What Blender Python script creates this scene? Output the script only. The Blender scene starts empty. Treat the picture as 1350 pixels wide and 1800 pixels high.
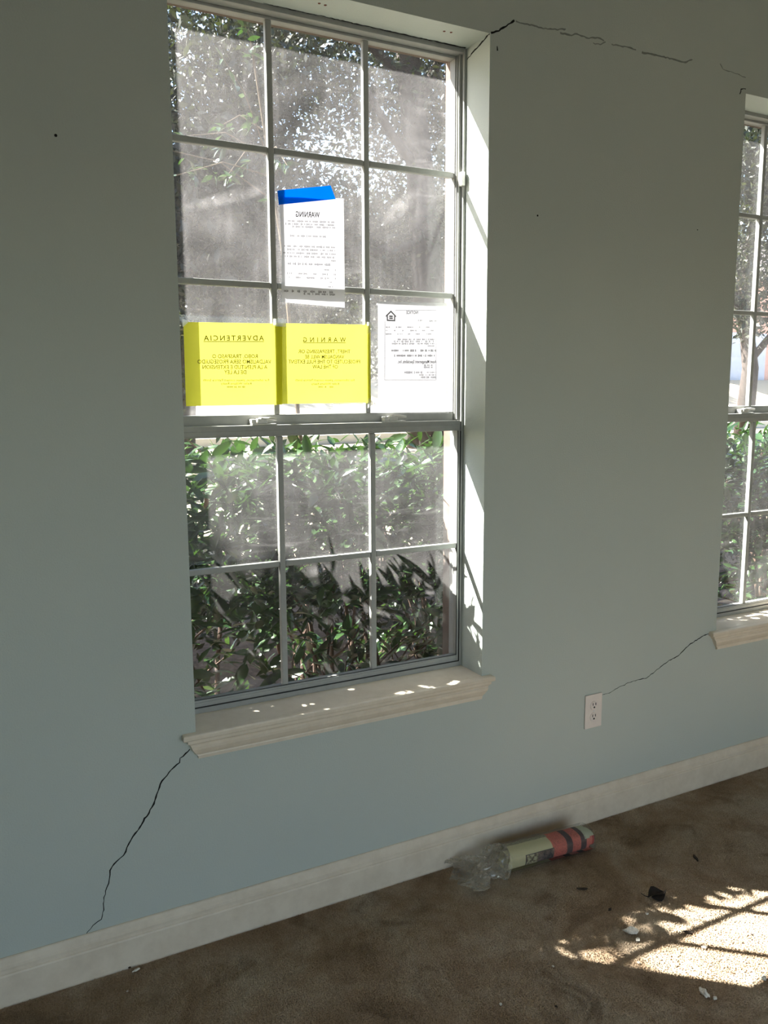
import bpy, bmesh, math, random
import numpy as np
from mathutils import Vector, Matrix
random.seed(7)
rng = np.random.default_rng(11)
scn = bpy.context.scene
COL = scn.collection

# ------------------------------------------------------------------ camera
YAW, PITCH, ROLL, FPX = 0.4816, -0.1459, -0.0044, 1450.3
CAM = Vector((-0.5205, -2.0823, 1.5062))
FW = Vector((math.sin(YAW)*math.cos(PITCH), math.cos(YAW)*math.cos(PITCH), math.sin(PITCH)))
_R = Vector((math.cos(YAW), -math.sin(YAW), 0)); _U = _R.cross(FW)
RT = math.cos(ROLL)*_R + math.sin(ROLL)*_U
UP = -math.sin(ROLL)*_R + math.cos(ROLL)*_U
cd = bpy.data.cameras.new('camera'); cam = bpy.data.objects.new('camera', cd); COL.objects.link(cam)
cd.sensor_fit = 'VERTICAL'; cd.sensor_height = 36.0; cd.lens = 36.0*FPX/1800.0
cd.clip_start = 0.02; cd.clip_end = 400
cam.matrix_world = Matrix(((RT.x, UP.x, -FW.x, CAM.x), (RT.y, UP.y, -FW.y, CAM.y), (RT.z, UP.z, -FW.z, CAM.z), (0, 0, 0, 1)))
scn.camera = cam

# ------------------------------------------------------------------ sky, sun, exposure
SUN_D = Vector((1.13, -1.0, -1.38)).normalized()          # the way the sunlight travels
scn.view_settings.view_transform = 'Standard'; scn.view_settings.look = 'None'
scn.view_settings.gamma = 1.0; scn.view_settings.use_curve_mapping = False
scn.view_settings.exposure = 2.9
w = bpy.data.worlds.new('sky'); scn.world = w; w.use_nodes = True
nt = w.node_tree; bg = nt.nodes['Background']
sky = nt.nodes.new('ShaderNodeTexSky'); sky.sky_type = 'NISHITA'; sky.sun_disc = False
sky.sun_elevation = math.asin(-SUN_D.z); sky.sun_rotation = math.atan2(-SUN_D.x, -SUN_D.y)
sky.air_density = 1.0; sky.dust_density = 1.5
nt.links.new(sky.outputs[0], bg.inputs[0]); bg.inputs[1].default_value = 0.09
sl = bpy.data.lights.new('sun', 'SUN'); sl.energy = 7.2; sl.angle = 0.0093; sl.color = (1.0, 0.96, 0.90)
so = bpy.data.objects.new('sun', sl); COL.objects.link(so); so.location = (-6, 6, 9)
so.rotation_euler = SUN_D.to_track_quat('-Z', 'Y').to_euler()
# fill lamp added in the back wall opening, standing in for daylight from behind
al = bpy.data.lights.new('back_fill_light', 'AREA'); al.shape = 'RECTANGLE'; al.size = 3.0; al.size_y = 2.1
al.energy = 2.0; al.color = (0.98, 0.98, 0.92)
ao = bpy.data.objects.new('back_fill_light', al); COL.objects.link(ao); ao.location = (0.6, -4.55, 1.08)
ao.rotation_euler = (math.radians(90), 0, 0)
try:
    scn.cycles.use_denoising = True
    scn.cycles.max_bounces = 14; scn.cycles.transparent_max_bounces = 24
    scn.cycles.diffuse_bounces = 6; scn.cycles.transmission_bounces = 8
    scn.cycles.caustics_reflective = False; scn.cycles.caustics_refractive = False
    scn.cycles.sample_clamp_indirect = 8.0
except Exception: pass

# ------------------------------------------------------------------ helpers
def link(o, parent=None):
    COL.objects.link(o)
    if parent is not None: o.parent = parent
    return o
def tag(o, label=None, cat=None, group=None, kind=None):
    if label: o['label'] = label
    if cat: o['category'] = cat
    if group: o['group'] = group
    if kind: o['kind'] = kind
    return o
def empty(name, loc=(0, 0, 0), rz=0.0):
    o = bpy.data.objects.new(name, None); o.location = loc; o.rotation_euler = (0, 0, rz); o.empty_display_size = 0.1
    return link(o)
def obj(name, bm, mat, parent=None, loc=None, smooth=False):
    me = bpy.data.meshes.new(name)
    if isinstance(bm, bmesh.types.BMesh):
        bmesh.ops.recalc_face_normals(bm, faces=bm.faces)
        bm.to_mesh(me); bm.free()
    else:
        me.from_pydata(bm[0], [], bm[1]); me.update()
    for m in (mat if isinstance(mat, (list, tuple)) else [mat]): me.materials.append(m)
    if smooth:
        for p in me.polygons: p.use_smooth = True
    o = bpy.data.objects.new(name, me)
    if loc is not None: o.location = loc
    return link(o, parent)
def mesh_np(name, verts, faces_tri, mat, parent=None):
    me = bpy.data.meshes.new(name); n = len(verts); m = len(faces_tri); k = faces_tri.shape[1]
    me.vertices.add(n); me.vertices.foreach_set('co', verts.astype(np.float32).ravel())
    me.loops.add(m*k); me.loops.foreach_set('vertex_index', faces_tri.astype(np.int32).ravel())
    me.polygons.add(m); me.polygons.foreach_set('loop_start', np.arange(0, m*k, k, dtype=np.int32))
    me.update(calc_edges=True); me.validate()
    me.materials.append(mat)
    return link(bpy.data.objects.new(name, me), parent)
def box(bm, x0, x1, y0, y1, z0, z1, bev=0.0):
    r = bmesh.ops.create_cube(bm, size=1.0, matrix=Matrix.Translation(((x0+x1)/2, (y0+y1)/2, (z0+z1)/2)) @ Matrix.Diagonal((x1-x0, y1-y0, z1-z0, 1)))
    if bev > 0:
        es = list({e for v in r['verts'] for e in v.link_edges})
        bmesh.ops.bevel(bm, geom=es, offset=bev, segments=2, affect='EDGES', profile=0.5)
def tube(bm, pts, rads, n=8, cap=True):
    rings = []
    for i, p in enumerate(pts):
        p = Vector(p); a = Vector(pts[max(i-1, 0)]); b = Vector(pts[min(i+1, len(pts)-1)])
        t = (b-a).normalized(); u = t.orthogonal().normalized() if i == 0 else (u - t*u.dot(t)).normalized()
        v = t.cross(u)
        rings.append([bm.verts.new(p + rads[i]*(math.cos(2*math.pi*k/n)*u + math.sin(2*math.pi*k/n)*v)) for k in range(n)])
    for a, b in zip(rings[:-1], rings[1:]):
        for k in range(n): bm.faces.new((a[k], a[(k+1) % n], b[(k+1) % n], b[k]))
    if cap:
        bm.faces.new(rings[0][::-1]); bm.faces.new(rings[-1])
def NB(): return bmesh.new()
def at(px, py, Y):                     # a point of the photograph on the upright plane y = Y
    d = FW + RT*((px-675)/FPX) + UP*((900-py)/FPX)
    return CAM + d*((Y-CAM.y)/d.y)
def on_floor(px, py):
    d = FW + RT*((px-675)/FPX) + UP*((900-py)/FPX)
    return CAM + d*(-CAM.z/d.z)

# ------------------------------------------------------------------ materials
def mat(name):
    m = bpy.data.materials.new(name); m.use_nodes = True
    return m, m.node_tree, m.node_tree.nodes['Principled BSDF']
def N(t, kind, **kw):
    n = t.nodes.new(kind)
    for k, v in kw.items(): setattr(n, k, v)
    return n
def noise(t, scale, detail=4, rough=0.55, vec=None, dist=0.0):
    n = N(t, 'ShaderNodeTexNoise'); n.inputs['Scale'].default_value = scale; n.inputs['Detail'].default_value = detail
    n.inputs['Roughness'].default_value = rough; n.inputs['Distortion'].default_value = dist
    if vec is not None: t.links.new(vec, n.inputs['Vector'])
    return n.outputs['Fac']
def ramp(t, fac, stops):
    r = N(t, 'ShaderNodeValToRGB'); e = r.color_ramp.elements
    while len(e) < len(stops): e.new(0.5)
    for el, (p, c) in zip(e, stops):
        el.position = p; el.color = (c[0], c[1], c[2], 1) if hasattr(c, '__len__') else (c, c, c, 1)
    t.links.new(fac, r.inputs[0]); return r.outputs[0]
def mathn(t, op, a, b=None, clamp=False):
    n = N(t, 'ShaderNodeMath', operation=op, use_clamp=clamp)
    for i, v in enumerate((a, b)):
        if v is None: continue
        if isinstance(v, (int, float)): n.inputs[i].default_value = v
        else: t.links.new(v, n.inputs[i])
    return n.outputs[0]
def pos(t): return N(t, 'ShaderNodeNewGeometry').outputs['Position']
def objco(t): return N(t, 'ShaderNodeTexCoord').outputs['Object']
def mapping(t, vec, scale=(1, 1, 1), rot=(0, 0, 0), loc=(0, 0, 0)):
    m = N(t, 'ShaderNodeMapping'); t.links.new(vec, m.inputs[0])
    m.inputs['Scale'].default_value = scale; m.inputs['Rotation'].default_value = rot; m.inputs['Location'].default_value = loc
    return m.outputs[0]
def mixc(t, fac, a, b, mode='MIX'):
    n = N(t, 'ShaderNodeMix', data_type='RGBA', blend_type=mode)
    if isinstance(fac, (int, float)): n.inputs[0].default_value = fac
    else: t.links.new(fac, n.inputs[0])
    for i, v in ((6, a), (7, b)):
        if hasattr(v, '__len__'): n.inputs[i].default_value = (v[0], v[1], v[2], 1)
        else: t.links.new(v, n.inputs[i])
    return n.outputs[2]
def bump(t, b, h, strength, dist=0.002):
    n = N(t, 'ShaderNodeBump'); n.inputs['Strength'].default_value = strength; n.inputs['Distance'].default_value = dist
    t.links.new(h, n.inputs['Height']); t.links.new(n.outputs[0], b.inputs['Normal'])
def simple(name, c, rough=0.6, var=0.08, scale=30, spec=0.3, metal=0.0, bmp=0.0):
    m, t, b = mat(name); f = noise(t, scale, 4, 0.6, objco(t))
    lo = tuple(x*(1-var) for x in c); hi = tuple(min(1, x*(1+var)) for x in c)
    t.links.new(ramp(t, f, [(0.3, lo), (0.7, hi)]), b.inputs['Base Color'])
    b.inputs['Roughness'].default_value = rough; b.inputs['Specular IOR Level'].default_value = spec; b.inputs['Metallic'].default_value = metal
    if bmp: bump(t, b, f, bmp)
    return m
def m_wall():
    m, t, b = mat('aqua_wall_paint'); P = pos(t)
    big = noise(t, 1.6, 3, 0.5, P)
    c = ramp(t, big, [(0.3, (0.475, 0.52, 0.48)), (0.7, (0.505, 0.545, 0.50))])
    sm = noise(t, 9, 5, 0.65, P); c = mixc(t, ramp(t, sm, [(0.66, 0.0), (0.8, 0.12)]), c, (0.40, 0.36, 0.33))
    t.links.new(c, b.inputs['Base Color']); b.inputs['Roughness'].default_value = 0.55; b.inputs['Specular IOR Level'].default_value = 0.25
    bump(t, b, noise(t, 210, 3, 0.6, P), 0.5, 0.002); return m
def m_trim():
    m, t, b = mat('white_trim_paint'); P = pos(t)
    f = noise(t, 14, 6, 0.7, P)
    c = ramp(t, f, [(0.35, (0.65, 0.565, 0.445)), (0.62, (0.73, 0.645, 0.52))])
    t.links.new(c, b.inputs['Base Color']); b.inputs['Roughness'].default_value = 0.42
    bump(t, b, noise(t, 60, 3, 0.5, P), 0.1, 0.001); return m
def carpet_color(t, P):
    big = noise(t, 3.2, 5, 0.62, P, 0.6); mid = noise(t, 16, 4, 0.6, P); fine = noise(t, 260, 2, 0.7, P)
    c = ramp(t, big, [(0.32, (0.26, 0.185, 0.12)), (0.45, (0.44, 0.325, 0.22)), (0.56, (0.53, 0.425, 0.31)), (0.70, (0.60, 0.52, 0.405))])
    c = mixc(t, ramp(t, mid, [(0.35, 0.0), (0.75, 0.6)]), c, (0.33, 0.235, 0.145))
    c = mixc(t, ramp(t, noise(t, 5.5, 3, 0.6, P, 1.2), [(0.56, 0.0), (0.72, 0.55)]), c, (0.17, 0.115, 0.07))
    c = mixc(t, 0.7, c, ramp(t, fine, [(0.25, 0.45), (0.75, 1.5)]), 'MULTIPLY')
    return c
def m_carpet():
    m, t, b = mat('brown_carpet'); P = pos(t)
    t.links.new(carpet_color(t, P), b.inputs['Base Color']); b.inputs['Roughness'].default_value = 0.95
    b.inputs['Specular IOR Level'].default_value = 0.05
    bump(t, b, noise(t, 300, 3, 0.6, P), 0.8, 0.004); return m
def m_glass():
    m, t, b = mat('dusty_window_glass'); t.nodes.remove(b); out = t.nodes['Material Output']; P = pos(t)
    tr = N(t, 'ShaderNodeBsdfTransparent'); tr.inputs[0].default_value = (0.94, 0.95, 0.95, 1)
    gl = N(t, 'ShaderNodeBsdfGlossy'); gl.inputs['Roughness'].default_value = 0.02
    lw = N(t, 'ShaderNodeLayerWeight'); lw.inputs[0].default_value = 0.5
    fr = mathn(t, 'ADD', mathn(t, 'MULTIPLY', mathn(t, 'POWER', lw.outputs['Facing'], 5.0), 0.6), 0.02)
    clean = N(t, 'ShaderNodeMixShader'); t.links.new(fr, clean.inputs[0]); t.links.new(tr.outputs[0], clean.inputs[1]); t.links.new(gl.outputs[0], clean.inputs[2])
    tl = N(t, 'ShaderNodeBsdfTranslucent'); tl.inputs[0].default_value = (0.80, 0.78, 0.78, 1)
    df = N(t, 'ShaderNodeBsdfDiffuse'); df.inputs[0].default_value = (0.6, 0.58, 0.56, 1)
    dirt = N(t, 'ShaderNodeMixShader'); dirt.inputs[0].default_value = 0.25
    t.links.new(tl.outputs[0], dirt.inputs[1]); t.links.new(df.outputs[0], dirt.inputs[2])
    a = noise(t, 4.0, 4, 0.55, P, 0.5)
    s1 = noise(t, 1.0, 5, 0.7, mapping(t, P, (5, 5, 34), (0, math.radians(-24), 0)), 0.8)
    s2 = noise(t, 1.0, 4, 0.65, mapping(t, P, (42, 42, 5), (0, math.radians(8), 0)), 0.5)
    msk = ramp(t, noise(t, 2.3, 2, 0.5, P), [(0.5, 0.0), (0.62, 1.0)])
    sp = noise(t, 240, 3, 0.75, P)
    f = mathn(t, 'MULTIPLY', ramp(t, a, [(0.30, 0.25), (0.70, 1.0)]), 0.044)
    f = mathn(t, 'ADD', f, mathn(t, 'MULTIPLY', mathn(t, 'MULTIPLY', ramp(t, s1, [(0.52, 0.0), (0.75, 1.0)]), msk), 0.055))
    f = mathn(t, 'ADD', f, mathn(t, 'MULTIPLY', ramp(t, s2, [(0.52, 0.0), (0.8, 1.0)]), 0.018))
    f = mathn(t, 'ADD', f, mathn(t, 'MULTIPLY', ramp(t, sp, [(0.5, 0.0), (0.8, 1.0)]), 0.024))
    xyz = N(t, 'ShaderNodeSeparateXYZ'); t.links.new(P, xyz.inputs[0])
    def smear(cx, cz, ang, a_, b_, amt):                                       # a wiped or caked patch of dirt
        dx = mathn(t, 'SUBTRACT', xyz.outputs[0], cx); dz = mathn(t, 'SUBTRACT', xyz.outputs[2], cz); ca, sa = math.cos(ang), math.sin(ang)
        u = mathn(t, 'ADD', mathn(t, 'MULTIPLY', dx, ca/a_), mathn(t, 'MULTIPLY', dz, sa/a_)); v = mathn(t, 'ADD', mathn(t, 'MULTIPLY', dx, -sa/b_), mathn(t, 'MULTIPLY', dz, ca/b_))
        r2 = mathn(t, 'ADD', mathn(t, 'MULTIPLY', u, u), mathn(t, 'MULTIPLY', v, v)); k = mathn(t, 'SUBTRACT', 1.0, r2, True)
        return mathn(t, 'MULTIPLY', mathn(t, 'MULTIPLY', k, ramp(t, noise(t, 38, 5, 0.65, P), [(0.35, 0.15), (0.65, 1.0)])), amt)
    for q in ((0.775, 0.775, -0.92, 0.17, 0.022, 0.16), (0.75, 0.81, -0.5, 0.05, 0.03, 0.14), (0.85, 0.70, -0.9, 0.07, 0.04, 0.12), (0.09, 0.70, 0.1, 0.10, 0.07, 0.12), (0.15, 0.665, 0.0, 0.12, 0.018, 0.30), (0.18, 2.02, 0.32, 0.14, 0.02, 0.05), (0.72, 2.05, 0.75, 0.09, 0.025, 0.05), (0.40, 0.975, 0.05, 0.10, 0.02, 0.07)):
        f = mathn(t, 'ADD', f, smear(*q))
    # the far window is the cleaner one, and so are the lower panes
    f = mathn(t, 'MULTIPLY', f, mathn(t, 'SUBTRACT', 1.0, mathn(t, 'MULTIPLY', mathn(t, 'GREATER_THAN', xyz.outputs[0], 1.5), 0.5)))
    f = mathn(t, 'MULTIPLY', f, mathn(t, 'SUBTRACT', 1.0, mathn(t, 'MULTIPLY', mathn(t, 'LESS_THAN', xyz.outputs[2], 1.4), 0.25)))
    mx = N(t, 'ShaderNodeMixShader'); t.links.new(f, mx.inputs[0]); t.links.new(clean.outputs[0], mx.inputs[1]); t.links.new(dirt.outputs[0], mx.inputs[2])
    t.links.new(mx.outputs[0], out.inputs[0]); return m
def m_sheet(name, c, tl_c, tl=0.6, var=0.05):
    m, t, b = mat(name); t.nodes.remove(b); out = t.nodes['Material Output']
    f = noise(t, 25, 4, 0.6, pos(t))
    df = N(t, 'ShaderNodeBsdfDiffuse'); t.links.new(ramp(t, f, [(0.3, tuple(x*(1-var) for x in c)), (0.7, c)]), df.inputs[0])
    tr = N(t, 'ShaderNodeBsdfTranslucent'); t.links.new(ramp(t, f, [(0.3, tuple(x*(1-var) for x in tl_c)), (0.7, tl_c)]), tr.inputs[0])
    mx = N(t, 'ShaderNodeMixShader'); mx.inputs[0].default_value = tl
    t.links.new(df.outputs[0], mx.inputs[1]); t.links.new(tr.outputs[0], mx.inputs[2]); t.links.new(mx.outputs[0], out.inputs[0]); return m
def m_film(name, c, alpha, gloss=0.08):
    m, t, b = mat(name); t.nodes.remove(b); out = t.nodes['Material Output']
    tr = N(t, 'ShaderNodeBsdfTransparent'); tr.inputs[0].default_value = (0.93, 0.93, 0.93, 1)
    df = N(t, 'ShaderNodeBsdfDiffuse'); df.inputs[0].default_value = (*c, 1)
    tl = N(t, 'ShaderNodeBsdfTranslucent'); tl.inputs[0].default_value = (*c, 1)
    m1 = N(t, 'ShaderNodeMixShader'); m1.inputs[0].default_value = 0.5; t.links.new(df.outputs[0], m1.inputs[1]); t.links.new(tl.outputs[0], m1.inputs[2])
    f = mathn(t, 'MULTIPLY', ramp(t, noise(t, 60, 4, 0.65, objco(t)), [(0.3, 0.6), (0.7, 1.3)]), alpha)
    m2 = N(t, 'ShaderNodeMixShader'); t.links.new(f, m2.inputs[0]); t.links.new(tr.outputs[0], m2.inputs[1]); t.links.new(m1.outputs[0], m2.inputs[2])
    gl = N(t, 'ShaderNodeBsdfGlossy'); gl.inputs['Roughness'].default_value = 0.15
    m3 = N(t, 'ShaderNodeMixShader'); m3.inputs[0].default_value = gloss; t.links.new(m2.outputs[0], m3.inputs[1]); t.links.new(gl.outputs[0], m3.inputs[2])
    t.links.new(m3.outputs[0], out.inputs[0]); return m
def m_ink(name, c, opac):
    m, t, b = mat(name); t.nodes.remove(b); out = t.nodes['Material Output']
    tr = N(t, 'ShaderNodeBsdfTransparent'); df = N(t, 'ShaderNodeBsdfDiffuse'); df.inputs[0].default_value = (*c, 1)
    mx = N(t, 'ShaderNodeMixShader'); t.links.new(ramp(t, noise(t, 300, 2, 0.6, pos(t)), [(0.3, opac*0.92), (0.7, min(1, opac*1.05))]), mx.inputs[0])
    t.links.new(tr.outputs[0], mx.inputs[1]); t.links.new(df.outputs[0], mx.inputs[2]); t.links.new(mx.outputs[0], out.inputs[0]); return m
def m_leaf(name, a, b_, tl=0.35, rough=0.32, spec=0.5):
    m, t, b = mat(name); out = t.nodes['Material Output']
    oi = N(t, 'ShaderNodeObjectInfo').outputs['Random']
    f = mathn(t, 'FRACT', mathn(t, 'ADD', noise(t, 14, 2, 0.5, pos(t)), oi))
    c = ramp(t, f, [(0.2, a), (0.8, b_)])
    t.links.new(c, b.inputs['Base Color']); b.inputs['Roughness'].default_value = rough; b.inputs['Specular IOR Level'].default_value = spec
    tr = N(t, 'ShaderNodeBsdfTranslucent'); t.links.new(mixc(t, 1.0, c, (1.5, 1.6, 0.7), 'MULTIPLY'), tr.inputs[0])
    mx = N(t, 'ShaderNodeMixShader'); mx.inputs[0].default_value = tl
    t.links.new(b.outputs[0], mx.inputs[1]); t.links.new(tr.outputs[0], mx.inputs[2]); t.links.new(mx.outputs[0], out.inputs[0]); return m
def m_news():
    m, t, b = mat('newsprint'); sx = N(t, 'ShaderNodeSeparateXYZ'); t.links.new(objco(t), sx.inputs[0])
    x = sx.outputs[0]; z = sx.outputs[2]
    xw = mathn(t, 'ADD', x, mathn(t, 'MULTIPLY', noise(t, 20, 2, 0.5, objco(t)), 0.006))
    cream, pink, red, ink = (0.60, 0.56, 0.33), (0.62, 0.15, 0.11), (0.36, 0.03, 0.03), (0.045, 0.035, 0.04)
    r = N(t, 'ShaderNodeValToRGB'); r.color_ramp.interpolation = 'CONSTANT'; e = r.color_ramp.elements
    st = [(0.0, cream), (0.47, pink), (0.635, ink), (0.705, pink), (0.80, ink), (0.865, pink), (0.95, red)]
    while len(e) < len(st): e.new(0.5)
    for el, (p, c) in zip(e, st): el.position = p; el.color = (*c, 1)
    t.links.new(mathn(t, 'DIVIDE', xw, 0.335), r.inputs[0]); c = r.outputs[0]
    y = sx.outputs[1]
    AND = lambda a, b: mathn(t, 'MULTIPLY', a, b)
    gt = lambda a, v: mathn(t, 'GREATER_THAN', a, v); lt = lambda a, v: mathn(t, 'LESS_THAN', a, v)
    endc = AND(gt(x, 0.282), gt(z, 0.052)); c = mixc(t, endc, c, (0.50, 0.52, 0.36))
    lines = noise(t, 1, 3, 0.7, mapping(t, objco(t), (420, 260, 200)))
    band = AND(gt(xw, 0.163), lt(xw, 0.29))
    c = mixc(t, AND(band, ramp(t, lines, [(0.48, 0.0), (0.6, 0.55)])), c, (0.12, 0.03, 0.03))
    back = AND(gt(y, 0.006), gt(z, 0.05))                                   # the back page shows along the top: grey columns of type
    typ = noise(t, 1, 2, 0.7, mapping(t, objco(t), (150, 700, 700)))
    c = mixc(t, AND(back, lt(x, 0.16)), c, ramp(t, typ, [(0.4, (0.16, 0.14, 0.10)), (0.6, (0.42, 0.40, 0.28))]))
    g1 = AND(gt(x, 0.052), lt(x, 0.160)); g2 = AND(lt(z, 0.053), gt(z, 0.012)); g = AND(g1, g2)
    gi = AND(AND(gt(x, 0.056), lt(x, 0.160)), AND(lt(z, 0.0505), gt(z, 0.0145)))
    c = mixc(t, g, c, ink)
    left = lt(x, 0.098)
    pl = ramp(t, noise(t, 85, 3, 0.6, objco(t)), [(0.42, (0.13, 0.10, 0.06)), (0.58, (0.50, 0.46, 0.28))])
    pr = ramp(t, noise(t, 70, 4, 0.6, objco(t)), [(0.38, (0.04, 0.035, 0.04)), (0.65, (0.24, 0.17, 0.13))])
    c = mixc(t, gi, c, mixc(t, left, pr, pl))
    t.links.new(c, b.inputs['Base Color']); b.inputs['Roughness'].default_value = 0.75; b.inputs['Specular IOR Level'].default_value = 0.2
    return m
def m_ground():
    m, t, b = mat('leaf_litter_ground'); P = pos(t)
    f = noise(t, 22, 6, 0.7, P); g = noise(t, 2.0, 3, 0.5, P)
    c = ramp(t, f, [(0.3, (0.05, 0.032, 0.02)), (0.55, (0.13, 0.088, 0.06)), (0.75, (0.26, 0.19, 0.14))])
    c = mixc(t, ramp(t, g, [(0.5, 0.0), (0.75, 0.5)]), c, (0.10, 0.085, 0.045))
    sp = N(t, 'ShaderNodeSeparateXYZ'); t.links.new(P, sp.inputs[0])            # pale dry lawn beyond the planting bed
    edge = mathn(t, 'ADD', sp.outputs[1], mathn(t, 'MULTIPLY', g, 0.8))
    c = mixc(t, ramp(t, mathn(t, 'DIVIDE', edge, 10.0), [(0.47, 0.0), (0.52, 1.0)]), c, ramp(t, noise(t, 40, 4, 0.6, P), [(0.3, (0.34, 0.28, 0.18)), (0.7, (0.50, 0.43, 0.30))]))
    t.links.new(c, b.inputs['Base Color']); b.inputs['Roughness'].default_value = 0.95; bump(t, b, f, 0.8, 0.03); return m
M = dict(wall=m_wall(), trim=m_trim(), carpet=m_carpet(), glass=m_glass(), news=m_news(), ground=m_ground(),
    alu=simple('painted_window_metal', (0.34, 0.345, 0.325), 0.45, 0.06, 40), gasket=simple('black_gasket', (0.03, 0.03, 0.03), 0.7),
    latch=simple('latch_metal', (0.70, 0.69, 0.66), 0.35, 0.05, 60), dark=simple('crack_dark', (0.012, 0.011, 0.010), 0.95),
    scuff=m_ink('crack_grey', (0.09, 0.085, 0.075), 0.2), stain=simple('rust_stain', (0.16, 0.06, 0.04), 0.9),
    ceil=simple('ceiling_paint', (0.66, 0.66, 0.62), 0.8, 0.03), brick=simple('brick_veneer', (0.13, 0.09, 0.07), 0.9, 0.25, 18),
    paper=m_sheet('white_paper', (0.82, 0.82, 0.84), (0.80, 0.79, 0.85), 0.18, 0.03), yellow=m_sheet('yellow_paper', (0.80, 0.78, 0.03), (0.92, 0.90, 0.13), 0.26, 0.04),
    tape=m_sheet('blue_tape', (0.0, 0.13, 0.75), (0.0, 0.16, 0.95), 0.2), ctape=m_film('clear_tape', (0.8, 0.82, 0.8), 0.45), sleeve=m_film('clear_sleeve', (0.8, 0.8, 0.82), 0.16),
    bag=m_film('plastic_bag', (0.85, 0.80, 0.70), 0.31, 0.05), wrap=m_film('plastic_wrap', (0.6, 0.6, 0.58), 0.10, 0.05),
    ink=m_ink('black_ink', (0.02, 0.02, 0.02), 0.98), inkgrey=m_ink('grey_ink', (0.03, 0.03, 0.04), 0.75), inkol=m_ink('olive_ink', (0.12, 0.12, 0.0), 0.99), inkol2=m_ink('pale_olive_ink', (0.14, 0.13, 0.0), 0.96),
    outlet=simple('outlet_plastic', (0.78, 0.70, 0.64), 0.35, 0.03), slot=simple('slot_dark', (0.02, 0.02, 0.02), 0.8),
    plaster=simple('plaster_bits', (0.72, 0.68, 0.60), 0.9, 0.2, 200), crumb=simple('dark_crumb', (0.035, 0.025, 0.018), 0.9, 0.3, 150),
    deadleaf=simple('dead_leaf', (0.022, 0.016, 0.012), 0.8, 0.4, 80), driedleaf=simple('dried_leaf', (0.30, 0.17, 0.09), 0.8, 0.3, 60),
    leaf=m_leaf('hedge_leaf', (0.010, 0.028, 0.009), (0.030, 0.066, 0.018), 0.22, 0.28), tleaf=m_leaf('tree_leaf', (0.014, 0.019, 0.008), (0.034, 0.040, 0.014), 0.25, 0.45),
    bark=simple('bark', (0.045, 0.035, 0.03), 0.95, 0.4, 30, bmp=0.5), stem=simple('stem_bark', (0.085, 0.055, 0.04), 0.9, 0.3, 60), twig=simple('twig_bark', (0.10, 0.075, 0.045), 0.8, 0.3, 60),
    road=simple('pale_concrete', (0.55, 0.53, 0.50), 0.9, 0.08, 3), asphalt=simple('asphalt', (0.16, 0.17, 0.19), 0.9, 0.15, 5), roof=simple('roof_shingle', (0.13, 0.11, 0.10), 0.9, 0.2, 10),
    siding=simple('grey_siding', (0.42, 0.44, 0.50), 0.8, 0.05, 5), pinkbrick=simple('pink_brick', (0.55, 0.30, 0.23), 0.9, 0.2, 15))

# ------------------------------------------------------------------ room shell
W, Z0, Z1, D = 0.914, 0.6096, 2.507, 0.12
X2 = 1.972                                        # left side of the second window opening
RX0, RX1, RY, RZ = -2.3, 4.3, -4.6, 2.95
def wall_cells(name, y0, y1, openings, zlo, zhi, xlo, xhi, m):
    xs = sorted({xlo, xhi} | {v for o in openings for v in o[:2]}); zs = sorted({zlo, zhi} | {v for o in openings for v in o[2:]})
    bm = NB()
    def V(x, y, z): return bm.verts.new((x, y, z))
    def solid(i, j):
        if i < 0 or j < 0 or i >= len(xs)-1 or j >= len(zs)-1: return False
        cx = (xs[i]+xs[i+1])/2; cz = (zs[j]+zs[j+1])/2
        return not any(o[0] < cx < o[1] and o[2] < cz < o[3] for o in openings)
    for i in range(len(xs)-1):
        for j in range(len(zs)-1):
            if not solid(i, j): continue
            a, b, c, d = xs[i], xs[i+1], zs[j], zs[j+1]
            bm.faces.new((V(a, y0, c), V(b, y0, c), V(b, y0, d), V(a, y0, d))); bm.faces.new((V(a, y1, c), V(a, y1, d), V(b, y1, d), V(b, y1, c)))
            if not solid(i-1, j): bm.faces.new((V(a, y0, c), V(a, y0, d), V(a, y1, d), V(a, y1, c)))
            if not solid(i+1, j): bm.faces.new((V(b, y0, c), V(b, y1, c), V(b, y1, d), V(b, y0, d)))
            if not solid(i, j-1): bm.faces.new((V(a, y0, c), V(a, y1, c), V(b, y1, c), V(b, y0, c)))
            if not solid(i, j+1): bm.faces.new((V(a, y0, d), V(b, y0, d), V(b, y1, d), V(a, y1, d)))
    bmesh.ops.remove_doubles(bm, verts=bm.verts, dist=1e-5)
    return tag(obj(name, bm, m), kind='structure')
OPEN = [(0, W, Z0, Z1), (X2, X2+W, Z0, Z1)]
wall = wall_cells('wall_front', 0.0, 0.185, OPEN, -0.0, RZ, RX0, RX1, M['wall'])
wall['label'] = 'pale aqua textured wall with two deep windows and settlement cracks'
veneer = wall_cells('wall_exterior', 0.185, 0.225, [(0.002, 0.907, 0.585, 2.5), (X2+0.002, X2+0.907, 0.585, 2.5)], -0.4, RZ+0.3, RX0-0.2, RX1+0.2, M['brick'])
def slab(name, *b, m): 
    bm = NB(); box(bm, *b); return tag(obj(name, bm, m), kind='structure')
slab('wall_left', RX0-0.1, RX0, RY, 0, 0, RZ, m=M['wall'])
slab('wall_right', RX1, RX1+0.1, RY, 0, 0, RZ, m=M['wall'])
wall_cells('wall_back', RY-0.1, RY, [(-1.0, 2.2, 0.02, 2.15)], 0, RZ, RX0, RX1, M['wall'])
slab('ceiling', RX0-0.1, RX1+0.1, RY-0.1, 0.185, RZ, RZ+0.1, m=M['ceil'])
floor = slab('floor', RX0-0.1, RX1+0.1, RY-0.1, 0.0, -0.12, 0, m=M['carpet'])
floor['label'] = 'stained brown cut-pile carpet'
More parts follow.
